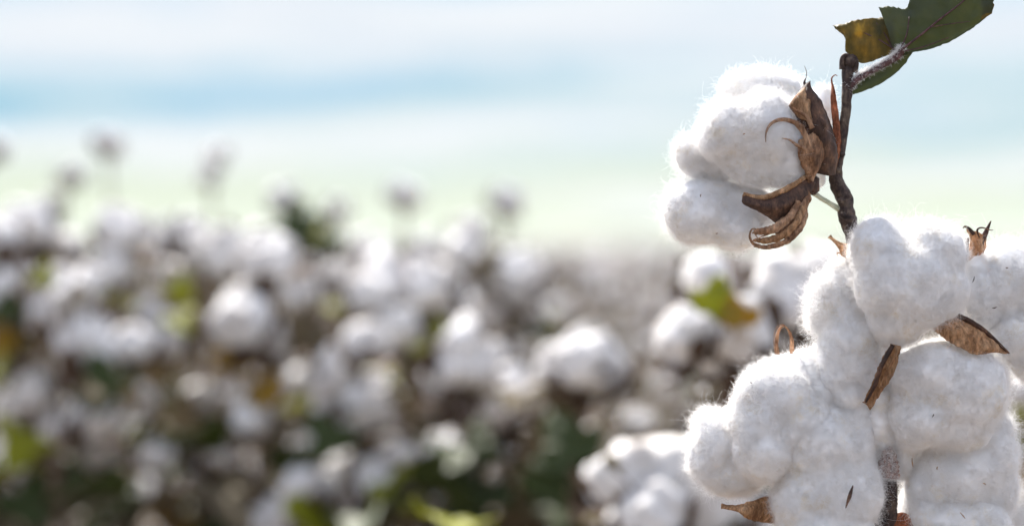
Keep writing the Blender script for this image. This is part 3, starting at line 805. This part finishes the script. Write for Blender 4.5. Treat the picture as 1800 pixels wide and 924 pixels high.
# ---------------------------------------------------------------- near plants, boll by boll
BR = random.Random(21)
FIELD_GROUP = 'cotton plants in the rows of the field'
def near_plant(px, d, top_py, label, bolls, leaves=(), extra=3, extra_leaf=17, low_py=940, group=FIELD_GROUP, fluffed=False):
    BR.seed(px * 7 + 3)
    top = P(px, top_py, d); b = Vector((top.x + BR.uniform(-.03, .03), top.y, 0))
    root = empty('cotton_plant', b)
    tag(root, label, 'cotton plant', group)
    ends = []; k0 = BR.randrange(6)
    todo = []
    for i, bb in enumerate(bolls):
        x, y, r = bb[:3]; dd = d + (bb[3] if len(bb) > 3 else BR.uniform(-.06, .06))
        todo.append((P(x, y, dd), r * K * dd, i))
    for i in range(extra):
        dd = d + BR.uniform(-.10, .14)
        x, y = px + BR.gauss(0, 75) * 2.5 / d, BR.uniform(max(top_py + 60, 520), low_py + 250)
        todo.append((P(x, y, dd), BR.uniform(.020, .030), 20 + i))
    for pos, r, i in todo:
        sz = r / .88
        ax = Vector((BR.uniform(-.7, .7), BR.uniform(-1.2, 0), BR.uniform(.3, 1.4)))
        add_boll(root, b, pos, sz, BR, (k0 + i) * (2 if fluffed else 1), ax)
        ends.append((pos - ax.normalized() * sz * .5, .0022))
    for (x, y, r, kind) in leaves:
        pos = P(x, y, d - .07)
        add_leaf(root, b, pos - Vector((0, 0, r * K * d * .5)), r * K * d * 2.0, BR, kind, (BR.uniform(.9, 1.4), BR.uniform(-.5, .5), BR.uniform(-.5, .5)))
        ends.append((pos - Vector((0, 0, r * K * d * .5)), .0012))
    for i in range(extra_leaf):
        y = BR.uniform(max(top_py + 110, 500), low_py + 200)
        kind = BR.choice(('green', 'dry', 'dry', 'dry', 'lime') if y < 720 else ('green', 'green', 'green', 'dry', 'dry', 'lime'))
        pos = P(px + BR.gauss(0, 90) * 2.5 / d, y, d + BR.uniform(-.12, .15))
        add_leaf(root, b, pos, BR.uniform(.03, .06) if y < 720 else BR.uniform(.05, .085), BR, kind); ends.append((pos, .0012))
    me = stem_mesh(BR, b, top, ends); me.transform(Matrix.Translation(-b))
    link('stem', me, (), root)
    return root

NEAR = [
 # px, depth, top, label, bolls, leaves
 (35, 2.55, 380, 'blurred cotton plant at the left edge with pale bolls and a golden leaf', [(45, 402, 52), (-8, 428, 48), (-10, 520, 40), (26, 815, 32), (60, 690, 36), (20, 720, 40)], [(8, 600, 30, 'gold'), (30, 885, 48, 'green'), (8, 545, 30, 'green')]),
 (130, 2.45, 460, 'blurred cotton plant with a bright boll above a lavender-shaded one at the left', [(125, 520, 60), (86, 552, 46), (168, 608, 66), (236, 606, 38), (112, 745, 44), (112, 436, 38, .2)], [(200, 680, 48, 'green'), (75, 488, 24, 'lime')]),
 (225, 2.6, 390, 'blurred cotton plant with a single round bright boll at its top near the left', [(214, 404, 50), (196, 470, 40), (290, 592, 42), (262, 545, 30), (242, 704, 32), (185, 800, 38), (186, 868, 46)], [(312, 512, 26, 'lime'), (150, 860, 50, 'green')]),
 (350, 2.65, 400, 'blurred cotton plant with a broad double boll on top and one gold leaf below', [(345, 432, 48), (400, 446, 52), (318, 480, 34), (352, 700, 34), (340, 832, 27), (312, 792, 34)], [(404, 630, 36, 'gold'), (300, 905, 40, 'gold')]),
 (455, 2.5, 420, 'blurred cotton plant with bright twin bolls left of a dark green leaf', [(470, 458, 54), (424, 566, 58), (484, 604, 46), (440, 520, 40), (386, 792, 28), (440, 735, 38)], [(470, 690, 34, 'gold')]),
 (560, 2.75, 380, 'blurred cotton plant topped by a dark green hanging leaf', [(590, 482, 24), (522, 518, 44), (548, 668, 50), (516, 800, 38), (522, 862, 46)], [(520, 395, 46, 'green'), (555, 425, 40, 'green'), (560, 600, 36, 'dry'), (550, 412, 20, 'lime')]),
 (620, 2.4, 560, 'blurred cotton plant with a large grey-shaded boll between two bright ones in the lower middle', [(622, 704, 70), (676, 702, 36), (598, 640, 36), (642, 602, 46), (686, 800, 34), (716, 800, 18)], [(590, 770, 44, 'green'), (690, 868, 46, 'lime')]),
 (710, 2.6, 440, 'blurred cotton plant with a wide bright boll mass at its top in mid field', [(690, 498, 58), (650, 520, 44), (768, 502, 46), (700, 578, 46), (730, 640, 30), (742, 540, 36)], [(782, 590, 26, 'lime')]),
 (885, 2.7, 430, 'blurred cotton plant with a bright oval boll standing at the lane edge', [(906, 490, 56), (815, 440, 38), (862, 556, 40), (792, 556, 34), (930, 560, 30)], [(850, 470, 28, 'dry')]),
 (835, 2.35, 570, 'blurred cotton plant with a bright boll over a large grey-blue boll beside the open lane', [(822, 628, 60), (788, 662, 42), (862, 704, 72), (946, 702, 34), (780, 790, 34), (782, 862, 48), (946, 802, 34), (986, 802, 19)], [(830, 790, 46, 'green'), (1000, 872, 50, 'green')]),
 (1030, 2.2, 595, 'blurred low cotton plant with a flat white boll in the open lane', [(1020, 636, 62), (1074, 654, 44), (974, 648, 34), (1040, 690, 30), (1120, 740, 30)], [(1010, 780, 60, 'green'), (1120, 885, 46, 'lime'), (960, 850, 50, 'green'), (1060, 860, 50, 'green')]),
]
for a in NEAR: near_plant(*a)
TALL = [
 (188, 3.3, 240, 'tall cotton stalk carrying the highest round boll against the sky at the left', [(190, 250, 30), (260, 440, 34)], []),
 (118, 3.2, 300, 'cotton stalk with a pale oval boll low against the sky left of the highest boll', [(124, 308, 27), (92, 352, 22)], []),
 (368, 3.4, 275, 'tall cotton stalk with a slim tilted boll against the sky', [(378, 276, 24), (366, 312, 20), (300, 415, 38)], []),
 (500, 3.2, 335, 'cotton stalk with a pale boll just above the dark hanging leaf', [(499, 346, 30), (455, 420, 34)], []),
 (596, 3.3, 355, 'short cotton stalk with a small grey boll poking above the field', [(595, 368, 24), (640, 430, 34), (560, 470, 34)], []),
 (712, 3.2, 330, 'cotton stalk with a pale round boll against the sky in mid field', [(712, 340, 33), (670, 450, 36), (750, 440, 36)], []),
 (890, 3.1, 345, 'cotton stalk with a dark grey round boll against the sky left of the lane', [(893, 354, 35), (830, 400, 32), (940, 470, 30)], []),
 (-20, 3.0, 250, 'cotton stalk half outside the left border with a faint boll against the sky', [(-14, 262, 30)], []),
]
for a in TALL:
    a = (*a[:4], [(x, y, r * .84) for x, y, r in a[4]], a[5])
    near_plant(*a, extra=2, extra_leaf=9)
RIGHT = [
 (1290, 1.80, 440, 'softly blurred cotton plant with a lime leaf just left of the sharp bolls', [(1240, 490, 50, .05), (1200, 596, 58, .0), (1256, 602, 76, .02), (1312, 602, 56, .0), (1386, 516, 80, .05), (1268, 690, 40, .1)],
  [(1250, 530, 42, 'lime'), (1306, 552, 36, 'gold'), (1240, 700, 22, 'dry')]),
 (1150, 1.80, 780, 'softly blurred cotton plant with a big white boll low left of the sharp bolls', [(1112, 838, 72, .0), (1196, 868, 124, .02), (1250, 905, 84, .10), (1130, 930, 70, .06)], [(1075, 812, 20, 'dry')]),
 (1770, 1.9, 640, 'softly blurred cotton plant with a lime leaf behind the sharp bolls at the right border', [(1800, 690, 46), (1800, 910, 60), (1700, 640, 50)], [(1800, 765, 44, 'lime'), (1780, 820, 40, 'gold')]),
 (1480, 2.0, 460, 'softly blurred cotton plant hidden behind the sharp middle boll', [(1440, 470, 46), (1420, 590, 44), (1520, 560, 50)], []),
]
for a in RIGHT: near_plant(*a, fluffed=True, extra=3, extra_leaf=6)

# ---------------------------------------------------------------- whole-plant shapes for the rows farther back
def far_plant_mesh(seed, h=.93, low=False, nb=11, nl=24):
    r = random.Random(seed + 300); mb = MB()
    top = Vector((r.uniform(-.04, .04), r.uniform(-.04, .04), h))
    mb.tube([(0, 0, 0), Vector((0, 0, h * .5)) + Vector((r.uniform(-.02, .02), 0, 0)), top], [.007, .005, .0025], n=5, sub=3, mi=1)
    for i in range(nb):
        z = h * (.32 + .66 * ((i + r.random()) / nb)); a = r.uniform(0, 6.28); o = r.uniform(.02, .17) * (1.15 - .5 * z / h)
        c = Vector((math.cos(a) * o, math.sin(a) * o, z)); s = r.uniform(.024, .034)
        mb.tube([(top.x * z / h, top.y * z / h, z - .05), c], [.002, .0018], n=4, sub=1, mi=1, cap=False)
        src = BOLLS_LOW[i % len(BOLLS_LOW)] if low else BOLLS_MID[i % len(BOLLS_MID)]
        rot = Euler((r.uniform(-1, 1), r.uniform(-1, 1), r.uniform(0, 6))).to_matrix()
        mb.add([c + rot @ (Vector(v.co) - Vector((0, 0, .45))) * s * 1.1 for v in src.vertices], [tuple(p.vertices) for p in src.polygons], 0)
        bs = BURS[i % 3]
        if not low: mb.add([c + rot @ (Vector(v.co) - Vector((0, 0, .45))) * s * 1.1 for v in bs.vertices], [tuple(p.vertices) for p in bs.polygons], 2)
    for i in range(nl):
        z = h * r.uniform(.35, .99); a = r.uniform(0, 6.28); o = r.uniform(.05, .2)
        kind = 'green' if r.random() < .3 else 'dry'
        src = r.choice(LEAVES[kind]); rot = Euler((r.uniform(-.9, .6), r.uniform(-.6, .6), a)).to_matrix(); s = r.uniform(.03, .07)
        c = Vector((math.cos(a) * o, math.sin(a) * o, z))
        mb.add([c + rot @ Vector(v.co) * s for v in src.vertices], [tuple(p.vertices) for p in src.polygons], 3 if kind == 'green' else 4)
    return mb
BOLLS_MID = [proto_boll(s + 10) for s in range(3)]
BOLLS_LOW = [proto_boll(s + 20, True) for s in range(3)]
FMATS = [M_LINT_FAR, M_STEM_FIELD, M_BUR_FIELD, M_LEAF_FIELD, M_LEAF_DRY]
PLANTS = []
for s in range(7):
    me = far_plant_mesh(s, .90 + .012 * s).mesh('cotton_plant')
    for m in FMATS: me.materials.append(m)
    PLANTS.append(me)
FR = random.Random(99)
n_ind = 0
y = 2.95
row = 0
while y < 10.5:
    half = 12.5 / 85 * y * 1.45 + .5
    x = -half + FR.uniform(0, .2)
    while x < half:
        px = 900 + x / (K * y)
        lane = 955 < px < 1215
        if not (lane and y < 4.6):
            o = bpy.data.objects.new('cotton_plant', FR.choice(PLANTS)); COL.objects.link(o)
            o.location = (x, y + FR.uniform(-.12, .12), 0); o.rotation_euler = (FR.uniform(-.06, .06), FR.uniform(-.06, .06), FR.uniform(0, 6.28))
            s = FR.uniform(.92, 1.06); o.scale = (s, s, s * FR.uniform(.96, 1.04) * (1 if px < 955 else .93))
            tag(o, 'cotton plant packed with white bolls in the blurred rows farther back', 'cotton plant', FIELD_GROUP); n_ind += 1
        x += FR.uniform(.19, .30) * (1 + .03 * y)
    y += FR.uniform(.62, .8) * (1 + .02 * y); row += 1
print('individual far plants', n_ind)
# everything beyond reads as one mass
SMALL = [far_plant_mesh(40 + s, .9, True, 13, 5) for s in range(4)]
VS, FS, MS = [], [], []
nvt = 0
y = 11.2
proto_np = [(np.array(m.v), m.f, m.m) for m in SMALL]
while y < 75:
    half = 12.5 / 85 * y * 1.25 + 1
    x = -half
    while x < half:
        v, f, m = proto_np[FR.randrange(4)]
        a = FR.uniform(0, 6.28); s = FR.uniform(.9, 1.08); c_, s_ = math.cos(a) * s, math.sin(a) * s
        vv = np.stack([v[:, 0] * c_ - v[:, 1] * s_ + x, v[:, 0] * s_ + v[:, 1] * c_ + y + FR.uniform(-.2, .2), v[:, 2] * s], 1)
        VS.append(vv); FS.extend([tuple(i + nvt for i in q) for q in f]); MS.extend(m); nvt += len(vv)
        x += FR.uniform(.25, .4) * (1 + .045 * y)
    y += .8 * (1 + .03 * y)
me = bpy.data.meshes.new('cotton_field'); me.from_pydata(np.concatenate(VS).tolist(), [], FS)
me.polygons.foreach_set('material_index', MS); me.polygons.foreach_set('use_smooth', [True] * len(FS))
for m in FMATS: me.materials.append(m)
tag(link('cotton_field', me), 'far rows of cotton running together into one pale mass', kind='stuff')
for m in BOLLS_MID + BOLLS_LOW: bpy.data.meshes.remove(m)
